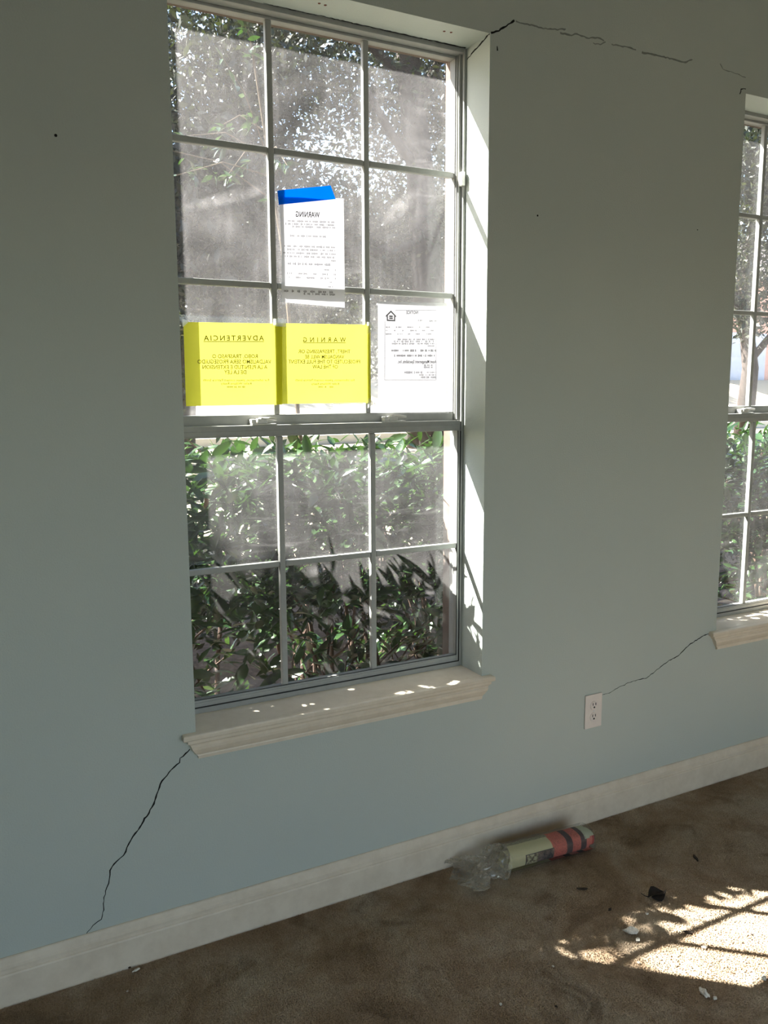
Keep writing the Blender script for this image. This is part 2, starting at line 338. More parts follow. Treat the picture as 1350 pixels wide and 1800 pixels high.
# carpet pile: short leaning tufts in the part of the room that is seen
def carpet_pile():
    s = 0.0052; xs = np.arange(-0.9, 2.45, s); ys = np.arange(-1.3, -0.017, s)
    X, Y = np.meshgrid(xs, ys); X = X.ravel(); Y = Y.ravel(); n = len(X)
    X = X + rng.uniform(-.5, .5, n)*s; Y = np.minimum(Y + rng.uniform(-.5, .5, n)*s, -0.0165)
    a = rng.uniform(0, 2*np.pi, n); h = rng.uniform(0.003, 0.0065, n); lx = rng.normal(0, 0.0022, n); ly = rng.normal(0, 0.0022, n) - 0.0005
    r = 0.0026
    v = np.zeros((n, 4, 3))
    for k in range(3):
        v[:, k, 0] = X + r*np.cos(a + k*2.094); v[:, k, 1] = Y + r*np.sin(a + k*2.094)
    v[:, 3, 0] = X+lx; v[:, 3, 1] = np.minimum(Y+ly, -0.016); v[:, 3, 2] = h
    base = np.arange(n)[:, None]*4
    f = np.concatenate([base + np.array([[0, 1, 3]]), base + np.array([[1, 2, 3]]), base + np.array([[2, 0, 3]])])
    return mesh_np('carpet_pile', v.reshape(-1, 3), f, M['carpet'], floor)
tag(carpet_pile(), kind='stuff')

# baseboard with moulded top
def extrude_x(prof, x0, x1):
    bm = NB(); A = [bm.verts.new((x0, y, z)) for y, z in prof]; B = [bm.verts.new((x1, y, z)) for y, z in prof]; n = len(prof)
    for i in range(n): bm.faces.new((A[i], A[(i+1) % n], B[(i+1) % n], B[i]))
    bm.faces.new(A[::-1]); bm.faces.new(B); return bm
bb = [(0, 0), (-0.014, 0), (-0.0145, 0.082), (-0.0135, 0.086), (-0.0105, 0.088), (-0.0105, 0.0965), (-0.0125, 0.0985), (-0.0125, 0.1015), (-0.009, 0.106), (-0.0075, 0.116), (-0.006, 0.1235), (-0.003, 0.126), (0, 0.126)]
tag(obj('baseboard_front', extrude_x(bb, RX0, RX1), M['trim']), 'white moulded baseboard along the cracked wall', kind='structure')

# ------------------------------------------------------------------ windows
def bar(name, parent, b, m, bev=0.0015):
    bm = NB(); box(bm, *b, bev=bev); return obj(name, bm, m, parent)
def window(name, x, label):
    r = empty(name, (x, 0, 0)); tag(r, label, kind='structure')
    A = M['alu']
    # fixed frame
    bm = NB()
    for a, b in ((0.0, 0.008), (W-0.008, W)):
        box(bm, a, b, 0.12, 0.184, Z0, Z1, 0.001)
    box(bm, 0.008, W-0.008, 0.12, 0.184, Z1-0.013, Z1, 0.001); box(bm, 0.008, W-0.008, 0.12, 0.184, Z0, Z0+0.017, 0.001)
    for s in (0.0125, W-0.0125):                                       # track fins in the jambs, above the lower sash
        box(bm, s-0.0045, s+0.0045, 0.133, 0.1365, 1.416, Z1-0.013)
        box(bm, s-0.0045, s+0.0045, 0.1455, 0.149, 1.416, Z1-0.013)
    obj('frame', bm, A, r)
    # upper sash, outside
    U0, U1, ub, ut = 0.0085, W-0.0085, 1.385, Z1-0.0135
    bm = NB()
    for a, b in ((U0, U0+0.0115), (U1-0.0115, U1)): box(bm, a, b, 0.151, 0.181, ub, ut, 0.0015)
    box(bm, U0+0.0115, U1-0.0115, 0.151, 0.183, ub, 1.441, 0.002); box(bm, U0+0.0115, U1-0.0115, 0.151, 0.181, 2.486, ut, 0.0015)
    us = obj('upper_sash', bm, A, r)
    xs = [U0+0.0115, 0.306, 0.596, U1-0.0115]; zs = [1.441, 1.797, 2.155, 2.486]; hw = 0.009
    def grid(sash, xs, zs, y0, y1, yg):
        nx, nz = len(xs)-1, len(zs)-1
        for i in range(1, nx): bar('muntin', sash, (xs[i]-hw, xs[i]+hw, y0, y1, zs[0], zs[-1]), A, 0.003)
        for j in range(1, nz):
            for i in range(nx):
                a = xs[i]+(hw if i else 0); b = xs[i+1]-(hw if i < nx-1 else 0)
                bar('muntin', sash, (a, b, y0+0.001, y1, zs[j]-hw*0.95, zs[j]+hw*0.95), A, 0.003)
        for i in range(nx):
            for j in range(nz):
                a, b = xs[i], xs[i+1]; c, d = zs[j], zs[j+1]
                bm = NB(); box(bm, a, b, yg, yg+0.003, c, d); obj('pane', bm, M['glass'], sash)
    grid(us, xs, zs, 0.1525, 0.170, 0.1705)
    # lower sash, inside
    L0, L1, lb, lt = 0.0095, W-0.0095, Z0+0.018, 1.413
    bm = NB()
    for a, b in ((L0, L0+0.008), (L1-0.008, L1)): box(bm, a, b, 0.1215, 0.148, lb, lt, 0.0015)
    box(bm, L0+0.008, L1-0.008, 0.119, 0.148, 1.381, lt, 0.002); box(bm, L0+0.008, L1-0.008, 0.1165, 0.1195, 1.386, 1.398, 0.001)
    box(bm, L0+0.008, L1-0.008, 0.1215, 0.148, lb, 0.648, 0.002); box(bm, L0+0.008, L1-0.008, 0.1195, 0.1225, 0.636, 0.642, 0.001)
    ls = obj('lower_sash', bm, A, r)
    xs2 = [L0+0.008, 0.302, 0.596, L1-0.008]; zs2 = [0.648, 1.013, 1.381]
    grid(ls, xs2, zs2, 0.1225, 0.140, 0.1405)
    bm = NB()                                                           # black gasket round the lower glass
    g = 0.0022
    box(bm, xs2[0], xs2[3], 0.1205, 0.1215, 0.6485, 0.6485+g); box(bm, xs2[3]-g, xs2[3], 0.1205, 0.1225, 0.6485, 1.381)
    box(bm, L0, L1, 0.1185, 0.1212, lb-0.0015, lb+0.0015); box(bm, L1-0.0012, L1+0.0012, 0.1185, 0.1212, lb, 1.38)
    obj('gasket', bm, M['gasket'], ls)
    for cx in (0.256, 0.672):                                           # sash locks on the meeting rail
        bm = NB(); box(bm, cx-0.036, cx+0.036, 0.122, 0.147, 1.413, 1.4165, 0.001); box(bm, cx-0.036, cx-0.022, 0.124, 0.146, 1.4165, 1.429, 0.002)
        box(bm, cx-0.018, cx+0.012, 0.126, 0.144, 1.4165, 1.431, 0.003); tube(bm, [(cx-0.004, 0.135, 1.431), (cx-0.004, 0.135, 1.4335)], [0.008, 0.007], 12)
        tube(bm, [(cx, 0.131, 1.4305), (cx+0.018, 0.124, 1.431), (cx+0.036, 0.119, 1.428)], [0.0035, 0.0035, 0.003], 8)
        obj('sash_lock', bm, M['latch'], ls)
    bm = NB(); box(bm, 0.8965, 0.9085, 0.113, 0.132, 2.118, 2.158, 0.002); tube(bm, [(0.902, 0.1135, 2.132), (0.902, 0.1118, 2.132)], [0.0025, 0.0025], 8)
    obj('balance_clip', bm, M['latch'], r)
    # inside stool with moulded apron and mitred ends
    prof = [(-0.1195, 0, 0.6105), (0.017, 0.034, 0.6105), (0.0205, 0.037, 0.609), (0.022, 0.038, 0.606), (0.022, 0.038, 0.598), (0.0205, 0.037, 0.595), (0.0175, 0.026, 0.594), (0.0175, 0.026, 0.586), (0.0135, 0.019, 0.581),
            (0.0135, 0.017, 0.578), (0.016, 0.016, 0.574), (0.0155, 0.013, 0.566), (0.0115, 0.006, 0.556), (0.0075, 0.001, 0.549), (0.0085, -0.002, 0.546), (0.0085, -0.003, 0.538), (0.0, -0.004, 0.5365)]
    bm = NB(); L = []; Rr = []; L2 = []; R2 = []
    for oy, ox, z in prof[1:]:
        L.append(bm.verts.new((-ox, -oy, z))); Rr.append(bm.verts.new((W+ox, -oy, z)))
        L2.append(bm.verts.new((-ox, -0.0002, z))); R2.append(bm.verts.new((W+ox, -0.0002, z)))
    for i in range(len(L)-1):
        bm.faces.new((L[i], L[i+1], Rr[i+1], Rr[i])); bm.faces.new((L2[i], L2[i+1], L[i+1], L[i])); bm.faces.new((Rr[i], Rr[i+1], R2[i+1], R2[i])); bm.faces.new((L2[i], R2[i], R2[i+1], L2[i+1]))
    bm.faces.new((L[0], Rr[0], R2[0], L2[0])); bm.faces.new((L[-1], L2[-1], R2[-1], Rr[-1]))
    box(bm, 0.0, W, -0.0002, 0.1195, 0.6098, 0.6105+0.0003)
    obj('sill', bm, M['trim'], r)
    return r
w1 = window('window_1', 0.0, 'tall white grid window, nearer one, with notices taped to its dusty upper panes')
w2 = window('window_2', X2, 'tall white grid window cut off by the right edge of the picture')

# ------------------------------------------------------------------ wall damage
def ribbon(name, pts, wid, m, y=-0.0006, jag=0.004, plane='y'):
    P = []
    for i in range(len(pts)-1):
        a, b = pts[i], pts[i+1]; L = math.hypot(b[0]-a[0], b[1]-a[1]); k = max(1, int(L/0.008))
        for q in range(k):
            s = q/k; P.append((a[0]+(b[0]-a[0])*s, a[1]+(b[1]-a[1])*s, wid[i]+(wid[i+1]-wid[i])*s))
    P.append((*pts[-1], wid[-1])); rr = random.Random(len(P))
    P = [(p[0]+rr.uniform(-jag, jag)*.4, p[1]+rr.uniform(-jag, jag)*.4, p[2]*rr.uniform(.55, 1.3)) for p in P]
    bm = NB(); row = []
    for i, (a, b, ww) in enumerate(P):
        q, s = P[max(0, i-1)], P[min(len(P)-1, i+1)]; tx, tz = s[0]-q[0], s[1]-q[1]; l = math.hypot(tx, tz) or 1; nx, nz = -tz/l, tx/l
        def V(u, dy):
            if plane == 'y': return bm.verts.new((a+nx*u, y+dy, b+nz*u))
            if plane == 'x': return bm.verts.new((W-0.0006+dy, a+nx*u, b+nz*u))
            return bm.verts.new((a+nx*u, b+nz*u, Z1-0.0006+dy))
        row.append((V(-ww/2, 0.0), V(ww/2, 0.0), V(ww/2, 0.0004), V(-ww/2, 0.0004)))
    for A_, B_ in zip(row[:-1], row[1:]):
        for k in range(4): bm.faces.new((A_[k], A_[(k+1) % 4], B_[(k+1) % 4], B_[k]))
    bm.faces.new(row[0]); bm.faces.new(row[-1][::-1])
    return obj(name, bm, m, wall)
cA = [(334, 1317), (317, 1333), (315, 1340), (297, 1357), (294, 1364), (284, 1372), (279, 1390), (276, 1396), (270, 1414), (258, 1434), (246, 1454), (238, 1465), (227, 1483), (217, 1503), (200, 1518), (194, 1530), (193, 1545), (188, 1560), (182, 1583), (183, 1594), (178, 1615), (164, 1627), (151, 1642)]
pA = [(lambda v: (v.x, v.z))(at(*q, 0)) for q in cA]
tag(ribbon('crack', pA, list(np.interp(range(len(pA)), [0, 3, 10, 16, 22], [.0035, .0042, .0042, .0028, .0016])), M['dark']), 'jagged dark crack running down from the near window sill to the baseboard')
cB = [(1056, 1222), (1072, 1218), (1088, 1208), (1110, 1198), (1136, 1192), (1155, 1177), (1176, 1161), (1192, 1153), (1200, 1144), (1211, 1134), (1230, 1121), (1248, 1112)]
pB = [(lambda v: (v.x, v.z))(at(*q, 0)) for q in cB]
tag(ribbon('crack', pB, list(np.interp(range(len(pB)), [0, 3, 6, 11], [.0012, .002, .003, .0032])), M['dark']), 'thin dark crack from the far window sill down to the outlet')
cC = [(863, 58), (868, 57), (885, 50), (894, 43), (904, 36)]
pC = [(lambda v: (v.x, v.z))(at(*q, 0)) for q in cC]
tag(ribbon('crack', pC, [.005, .005, .005, .006, .006], M['dark']), 'short black crack rising from the top corner of the near window')
cD = [(906, 38), (935, 44), (955, 50), (980, 52), (995, 51)]; cE = [(984, 58), (1005, 62), (1010, 59), (1035, 67), (1050, 66), (1062, 72)]; cF = [(1042, 76), (1055, 78), (1064, 73)]
cG = [(1075, 78), (1098, 82), (1118, 88)]; cH = [(1128, 92), (1150, 97), (1180, 103), (1205, 110), (1217, 104)]; cI = [(1266, 112), (1271, 122), (1290, 128), (1311, 137)]; cJ = [(1300, 166), (1303, 157), (1311, 156)]; cK = [(873, 82), (875, 90)]
for cc, ww, mm in ((cD, .006, 'scuff'), (cE, .007, 'scuff'), (cF, .004, 'scuff'), (cG, .006, 'scuff'), (cH, .006, 'scuff'), (cI, .004, 'scuff'), (cJ, .004, 'dark'), (cK, .005, 'dark')):
    ribbon('crack', [(lambda v: (v.x, v.z))(at(*q, 0)) for q in cc], [ww*random.uniform(.6, 1) for _ in cc], M[mm])
ribbon('crack', [(0.0005, Z1+0.0005), (0.04, 2.497), (0.085, 2.487), (0.118, 2.476)], [.005, .0045, .004, .002], M['dark'], plane='x')
hp = [(0.28, 0.117), (0.36, 0.1175), (0.45, 0.116), (0.55, 0.1178), (0.62, 0.1165), (0.70, 0.1175), (0.78, 0.1165), (0.85, 0.1175), (0.908, 0.1155)]
ribbon('crack', hp, [.002, .0036, .0028, .006, .004, .0064, .005, .008, .006], M['dark'], plane='z')
def disc(name, c, axis, r, m):
    bm = NB(); d = Vector(axis)*0.0008; tube(bm, [Vector(c), Vector(c)+d], [r, r*0.9], 10); return obj(name, bm, m, wall)
for q, r in (((98, 238), .0035), ((945, 379), .003), ((1226, 404), .002)):
    disc('nail_hole', at(*q, 0), (0, -1, 0), r, M['dark'])
for x, y in ((0.411, 0.052), (0.429, 0.054), (0.791, 0.048), (0.812, 0.045)):
    disc('screw_hole', (x, y, Z1), (0, 0, -1), .004, M['stain'])

# ------------------------------------------------------------------ outlet
o = empty('wall_outlet', (1.379, 0, 0.408)); tag(o, 'white duplex wall outlet low on the aqua wall between the windows', 'outlet')
bm = NB(); box(bm, -0.0375, 0.0375, -0.006, 0.0, -0.0605, 0.0605, 0.0025); obj('cover_plate', bm, M['outlet'], o)
for s in (1, -1):
    bm = NB(); tube(bm, [(0, -0.0058, 0.0205*s), (0, -0.0082, 0.0205*s)], [0.0165, 0.0160], 20); rc = obj('receptacle', bm, M['outlet'], o)
    bm = NB(); box(bm, -0.0075, -0.0048, -0.0088, -0.0080, 0.0205*s+0.001, 0.0205*s+0.010); box(bm, 0.0048, 0.0075, -0.0088, -0.0080, 0.0205*s+0.001, 0.0205*s+0.010)
    tube(bm, [(0, -0.0080, 0.0205*s-0.006), (0, -0.0088, 0.0205*s-0.006)], [0.0034, 0.0034], 10); obj('slot', bm, M['slot'], rc)
bm = NB(); tube(bm, [(0, -0.0058, 0), (0, -0.0072, 0)], [0.003, 0.0026], 10); obj('screw', bm, M['latch'], o)

# ------------------------------------------------------------------ notices on the upper panes
YP = 0.1495                                       # the sheets lie against the inside of the glazing bars
def sheet(name, c, m, label, cat, bow=0.0, wave=0.0012, nu=14, nv=14, group=None, Y=YP, edge=0.0, parent=None, phase=0.0):
    TL, TR, BL, BR = [at(*q, Y) for q in c]; vs = []; fs = []
    for j in range(nv+1):
        v = j/nv
        for i in range(nu+1):
            u = i/nu; p = (TL*(1-u)+TR*u)*(1-v) + (BL*(1-u)+BR*u)*v
            dy = -bow*math.sin(math.pi*u)*math.sin(math.pi*min(1, v*1.0)) - wave*(0.5+0.5*math.sin(7*u+3*v+phase))
            p = p + Vector((edge*math.sin(math.pi*v)*(1-u), dy, 0)); vs.append(tuple(p))
    for j in range(nv):
        for i in range(nu):
            a = j*(nu+1)+i; fs.append((a, a+1, a+nu+2, a+nu+1))
    s = obj(name, (vs, fs), m, parent, smooth=True)
    if label: tag(s, label, cat, group)
    return s
_fc = {}
def text_geo(s, spacing=1.0):
    cu = bpy.data.curves.new('print', 'FONT'); cu.body = s; cu.size = 1.0; cu.space_character = spacing; cu.resolution_u = 2; cu.offset = 0.018
    ob = bpy.data.objects.new('print', cu); COL.objects.link(ob); dg = bpy.context.evaluated_depsgraph_get(); dg.update()
    me = bpy.data.meshes.new_from_object(ob.evaluated_get(dg)); v = np.array([p.co[:] for p in me.vertices]); f = [tuple(p.vertices) for p in me.polygons]
    bpy.data.objects.remove(ob); bpy.data.curves.remove(cu); bpy.data.meshes.remove(me); return v, f
class Print:                                       # ink on the far face of the sheet, so from the room it reads mirrored
    def __init__(s, Y): s.v = []; s.f = []; s.Y = Y
    def quad(s, pts):
        k = len(s.v); s.v += pts; s.f.append(tuple(range(k, k+len(pts))))
    def text(s, body, xl, xr, yc, h, spacing=1.0):     # pixel box of the line of lettering
        v, f = text_geo(body, spacing); A_, B_ = at(xl, yc, s.Y), at(xr, yc + (xr-xl)*getattr(s, 'slope', 0.0), s.Y); mm = (B_.x-A_.x)
        x0, x1 = v[:, 0].min(), v[:, 0].max(); hh = h; k = len(s.v)
        for p in v:
            u = (p[0]-x0)/(x1-x0); z = (A_.z*u + B_.z*(1-u)) + (p[1]/0.72-0.5)*hh
            s.v.append((B_.x - u*mm, s.Y, z))
        s.f += [tuple(k+i for i in q) for q in f]
    def bars(s, xl, xr, yc, h, seed=0, gap=0.35):       # lettering too small to read: word-long runs of strokes
        r = random.Random(seed*77+int(yc)); A_, B_ = at(xl, yc, s.Y), at(xr, yc + (xr-xl)*getattr(s, 'slope', 0.0), s.Y); x = A_.x
        while x < B_.x - 0.002:
            nl = r.randint(2, 9)
            for _ in range(nl):
                u = (x-A_.x)/(B_.x-A_.x); z = A_.z*(1-u)+B_.z*u; hh = h*r.choice((0.7, 0.7, 1.0)); wd = h*0.42*r.uniform(.7, 1.2)
                if x+wd > B_.x: break
                if r.random() > 0.15: s.quad([(x, s.Y, z-hh*.5), (x+wd, s.Y, z-hh*.5), (x+wd*.8, s.Y, z+hh*.5), (x+wd*.2, s.Y, z+hh*.5)])
                x += wd*1.25
            x += h*gap*2
    def rule(s, xl, xr, yc, t, y2=None):
        A_, B_ = at(xl, yc, s.Y), at(xr, yc if y2 is None else y2, s.Y); s.quad([(A_.x, s.Y, A_.z-t/2), (B_.x, s.Y, B_.z-t/2), (B_.x, s.Y, B_.z+t/2), (A_.x, s.Y, A_.z+t/2)])
    def done(s, name, m, parent): return tag(obj(name, (s.v, s.f), m, parent), kind='stuff' if name == 'print' else None)
YI = YP-0.0022
# two yellow notices
yl = sheet('yellow_notice', [(322, 566), (496, 569), (327, 714), (496, 711)], M['yellow'], 'yellow sheet headed ADVERTENCIA taped to the panes left of the WARNING sheet', 'notice', phase=0.5)
yr = sheet('yellow_notice', [(486, 568), (651, 571), (488, 710), (652, 708)], M['yellow'], 'yellow sheet headed WARNING taped to the middle panes beside the ADVERTENCIA sheet', 'notice', Y=YP-0.0004, phase=2.0)
p = Print(YI); p.text('ADVERTENCIA', 358, 464, 594, 0.0142, 1.35); p.rule(358, 464, 600.5, 0.0016); p.done('heading', M['inkol'], yl)
p = Print(YI)
for s_, a, b, y in (('ROBO, TRASPASO O', 373, 453, 626), ('VALDALISMO SERA PROSEGUIDO', 347, 477, 635.5), ('A LA PLENITUD E EXTENSION', 356, 470, 645), ('DE LA LEY', 394, 433, 654)): p.text(s_, a, b, y, 0.0108)
p.text('For information, please contact Patricia Smith', 357, 473, 668, 0.0062); p.text('Keller Williams Realty', 388, 442, 674, 0.0062); p.bars(399, 431, 680, 0.006, 3)
p.done('print', M['inkol2'], yl)
p = Print(YI-0.0004); p.text('WARNING', 533, 608, 597, 0.0135, 1.9); p.rule(533, 608, 602.5, 0.0016); p.done('heading', M['inkol'], yr)
p = Print(YI-0.0004)
for s_, a, b, y in (('THEFT, TRESPASSING OR', 524, 616, 617.5), ('VANDALISM WILL BE', 536, 605, 627), ('PROSECUTED TO THE FULL EXTENT', 507, 633, 635.5), ('OF THE LAW', 549, 594, 644.5)): p.text(s_, a, b, y, 0.0108)
p.text('For information, please contact Patricia Smith', 519, 623, 668, 0.0062); p.text('Keller Williams Realty', 547, 596, 674.5, 0.0062); p.bars(558, 586, 680, 0.006, 4)
p.done('print', M['inkol2'], yr)
# white warning sheet held by blue tape
wn = sheet('white_notice', [(490, 344), (604, 349), (494, 531), (606, 541)], M['paper'], 'white sheet headed WARNING hanging from a strip of blue tape', 'notice', edge=0.004, wave=0.001)
p = Print(YI); p.slope = 0.035; p.text('WARNING', 520, 562, 376, 0.0150); p.done('heading', M['ink'], wn)
p = Print(YI); p.slope = 0.03
for i, (a, b, y) in enumerate(((506, 588, 388), (500, 590, 393), (514, 590, 398), (510, 575, 414), (498, 590, 432), (505, 590, 438), (498, 590, 444), (501, 590, 450), (577, 590, 458), (506, 582, 463), (568, 591, 474), (505, 591, 480), (505, 591, 487), (578, 590, 496), (577, 590, 504))):
    p.bars(a, b, y, 0.0058 if i not in (9,) else 0.0068, i, 0.4 if i < 10 else 1.6)
p.bars(499, 590, 511, 0.007, 31, 0.7); p.bars(530, 590, 516, 0.006, 32, .5); p.done('print', M['inkgrey'], wn)
# second, darker layer of tape where the sheet lies behind it comes from the real overlap
bt = sheet('blue_tape', [(487.5, 335), (581, 326), (490, 360), (590, 350)], M['tape'], 'strip of blue masking tape across the top of the hanging white sheet', 'tape', Y=YP-0.003, wave=0.0006, nu=10, nv=3)
# white notice with a house emblem inside a clear sleeve
nn = sheet('white_notice', [(664, 530), (785, 533), (664, 723), (785, 724)], M['paper'], 'white sheet headed NOTICE with a small house emblem, in a clear sleeve', 'notice', wave=0.0006)
sv = sheet('clear_sleeve', [(648, 521), (790, 524.5), (650, 726), (789, 726)], M['sleeve'], 'clear plastic sleeve round the sheet headed NOTICE', 'sleeve', Y=YP-0.0022, wave=0.0006)
p = Print(YI); p.text('NOTICE', 714, 735, 549, 0.0095); p.done('heading', M['ink'], nn)
p = Print(YI)
t_ = 0.0011
p.rule(695, 767, 545.5, t_); p.rule(676, 766, 668, t_)
for xa, ya, xb, yb in ((677, 565, 676, 668), (767, 546, 766.5, 668)):
    a, b = at(xa, ya, YI), at(xb, yb, YI); p.quad([(a.x-t_/2, YI, a.z), (a.x+t_/2, YI, a.z), (b.x+t_/2, YI, b.z), (b.x-t_/2, YI, b.z)])
for i, (a, b, y, h) in enumerate(((755, 767, 564, .006), (735, 743, 563, .005), (678, 767, 575, .005), (678, 767, 581, .005), (678, 767, 587, .005), (699, 765, 596.5, .006), (691, 765, 600, .006), (689, 765, 604, .006), (752, 765, 608, .005), (744, 764, 642, .006), (745, 764, 645.5, .006), (711, 744, 654.5, .007), (750, 767, 654.5, .004), (737, 767, 659, .005), (740, 767, 663, .007))):
    p.bars(a, b, y, h, 50+i, 0.4 if i not in (2, 3, 4) else 2.0)
p.done('print', M['inkgrey'], nn)
p = Print(YI); p.text('Asset Management Specialists, Inc.', 699, 767, 635.5, 0.0098); p.bars(688, 767, 616, 0.007, 81); p.bars(691, 767, 625, 0.007, 82); p.done('print', M['ink'], nn)
c = at(687.3, 555.5, YI); hw_, e = 0.0165, Print(YI)
def Q(*pts): e.quad([(c.x+a*hw_, YI, c.z+b*hw_) for a, b in pts])
Q((-1.05, .05), (0, .98), (0, .66), (-1.05, -.24)); Q((1.05, .05), (1.05, -.24), (0, .66), (0, .98))
Q((-.86, -.08), (-.64, .08), (-.64, -.9), (-.86, -.9)); Q((.86, -.08), (.86, -.9), (.64, -.9), (.64, .08)); Q((-.86, -.9), (.86, -.9), (.86, -.68), (-.86, -.68))
Q((-.36, -.18), (.36, -.18), (.36, .08), (-.36, .08)); Q((-.36, -.52), (.36, -.52), (.36, -.28), (-.36, -.28))
e.done('emblem', M['ink'], nn)
# clear tape bits
for c_, lab in (([(320, 560), (333, 565), (321, 575), (326, 571)], 'clear tape at the top left corner of the ADVERTENCIA sheet'), ([(645, 566), (652, 566), (645, 589), (658, 578)], 'clear tape at the top right corner of the yellow WARNING sheet'),
                ([(646, 700), (651, 701), (646, 718), (658, 709)], 'clear tape at the bottom right corner of the yellow WARNING sheet'), ([(480, 560), (503, 561), (480, 573), (503, 575)], 'clear tape joining the tops of the two yellow sheets'),
                ([(586, 707), (639, 706), (586, 724), (639, 723)], 'wide clear tape strip under the yellow WARNING sheet')):
    sheet('clear_tape', c_, M['ctape'], lab, 'tape', Y=YP-0.0034, wave=0.0003, nu=3, nv=3)

# ------------------------------------------------------------------ newspaper roll in its plastic bag
A0 = Vector((0.940, -0.108, 0.0)); B0 = Vector((1.252, -0.128, 0.0)); ang = math.atan2(B0.y-A0.y, B0.x-A0.x); LN = (B0-A0).length
npn = empty('rolled_newspaper', (A0.x, A0.y, 0.003), ang); tag(npn, 'rolled newspaper with pink and black bands in a clear bag by the baseboard', 'newspaper')
def spiral(turns, n, r0, r1, fl=0.84):
    P = []
    for i in range(n+1):
        s = i/n; a = -2.3 + 2*math.pi*turns*(1-s); r = r0+(r1-r0)*s; ca, sa = math.cos(a), math.sin(a); P.append((r*math.copysign(abs(ca)**.72, ca), fl*r1 + fl*r*math.copysign(abs(sa)**.72, sa)))
    return P
S_ = spiral(4.0, 120, 0.014, 0.044); vs = []; fs = []; nx = 18
for i in range(nx+1):
    x = LN*i/nx; k = 1.0 - 0.05*(i/nx) + 0.01*math.sin(i*1.7)
    for j, (y, z) in enumerate(S_):
        tilt = 0.012*math.sin(2.3*j/len(S_)*6.28) if i in (0, nx) else 0
        vs.append((x + tilt + (0.012*(z/0.062-0.5) if i == 0 else 0), y*k, 0.001+z*k))
m_ = len(S_)
for i in range(nx):
    for j in range(m_-1): a = i*m_+j; fs.append((a, a+1, a+m_+1, a+m_))
obj('paper_roll', (vs, fs), M['news'], npn, smooth=True)
def lofted(rings):
    bm = NB(); R_ = [[bm.verts.new(p) for p in r] for r in rings]
    for a, b in zip(R_[:-1], R_[1:]):
        n = len(a)
        for k in range(n): bm.faces.new((a[k], a[(k+1) % n], b[(k+1) % n], b[k]))
    return bm
rr = random.Random(5); rings = []
for i in range(16):
    x = -0.004 + (LN+0.008)*i/15; k = 1.03
    rings.append([(x, (0.044*k)*math.copysign(abs(math.cos(a))**.72, math.cos(a))*(1+0.02*rr.uniform(-1, 1)), 0.0376 + 0.0385*math.copysign(abs(math.sin(a))**.72, math.sin(a))*(1+0.02*rr.uniform(-1, 1))) for a in [2*math.pi*q/28 for q in range(28)]])
obj('plastic_wrap', lofted(rings), M['wrap'], npn, smooth=True)
rings = []
for i in range(22):                                  # crumpled empty end of the bag
    s = i/21; x = -0.004 - 0.155*s; wy = 0.044 + 0.026*s + 0.016*math.sin(s*9); hz = 0.037*(1-s)**1.1 + 0.010 + 0.010*math.sin(s*7)**2; dz = 0.0376*(1-s) + 0.016*s; dy = -0.012*s + 0.022*s*s
    ring = []
    for q in range(40):
        a = 2*math.pi*q/40; f = 1 + (0.05+0.36*s)*rr.uniform(-1, 1)*0.55 + 0.12*s*math.sin(5*a+4*s)
        ring.append((x + 0.014*s*rr.uniform(-1, 1) - 0.02*s*math.sin(3*a), dy + wy*f*math.cos(a), max(0.001, dz + hz*f*math.sin(a))))
    rings.append(ring)
obj('bag_tail', lofted(rings), M['bag'], npn)
rings = []
for i in range(7):
    s = i/6; rings.append([(LN+0.004+0.032*s, (0.040*(1-s)+0.006)*math.cos(a), 0.012+0.026*(1-s)+(0.036*(1-s)+0.004)*math.sin(a)*(1+0.2*rr.uniform(-1, 1))) for a in [2*math.pi*q/16 for q in range(16)]])
obj('bag_knot', lofted(rings), M['wrap'], npn, smooth=True)

# ------------------------------------------------------------------ floor litter
def leaf_mesh(L, Wd, fold=0.25, curl=0.2, n=4, wav=0.0):
    vs = []; fs = []
    for i in range(n+1):
        s = i/n; ww = Wd*0.5*math.sin(math.pi*(s**0.85))*(1.0 if 0 < i < n else 0.0) + (0.0006 if i in (0, n) else 0); z = -curl*L*s*s + wav*math.sin(s*6)
        vs += [(L*s, -ww, z+fold*ww), (L*s, 0, z), (L*s, ww, z+fold*ww)]
    for i in range(n):
        a = 3*i; fs += [(a, a+3, a+4, a+1), (a+1, a+4, a+5, a+2)]
    return vs, fs
q = on_floor(1157, 1580); dl = empty('dead_leaf', (q.x-0.03, q.y+0.012, 0.006), math.radians(-12)); tag(dl, 'dark curled dead leaf on the carpet just behind the sunlit patch', 'leaf')
v_, f_ = leaf_mesh(0.062, 0.040, 0.9, -0.12, 6, 0.004); obj('blade', (v_, f_), M['deadleaf'], dl, smooth=True)
v_, f_ = leaf_mesh(0.050, 0.034, -0.7, -0.35, 6, 0.003); ob_ = obj('blade', (v_, f_), M['deadleaf'], dl, loc=(0.008, -0.006, 0.004), smooth=True)
bm = NB(); tube(bm, [(0.004, 0, 0.002), (-0.01, 0.004, 0.006), (-0.018, 0.010, 0.012)], [0.0014, 0.0012, 0.001], 6); obj('stalk', bm, M['deadleaf'], dl)
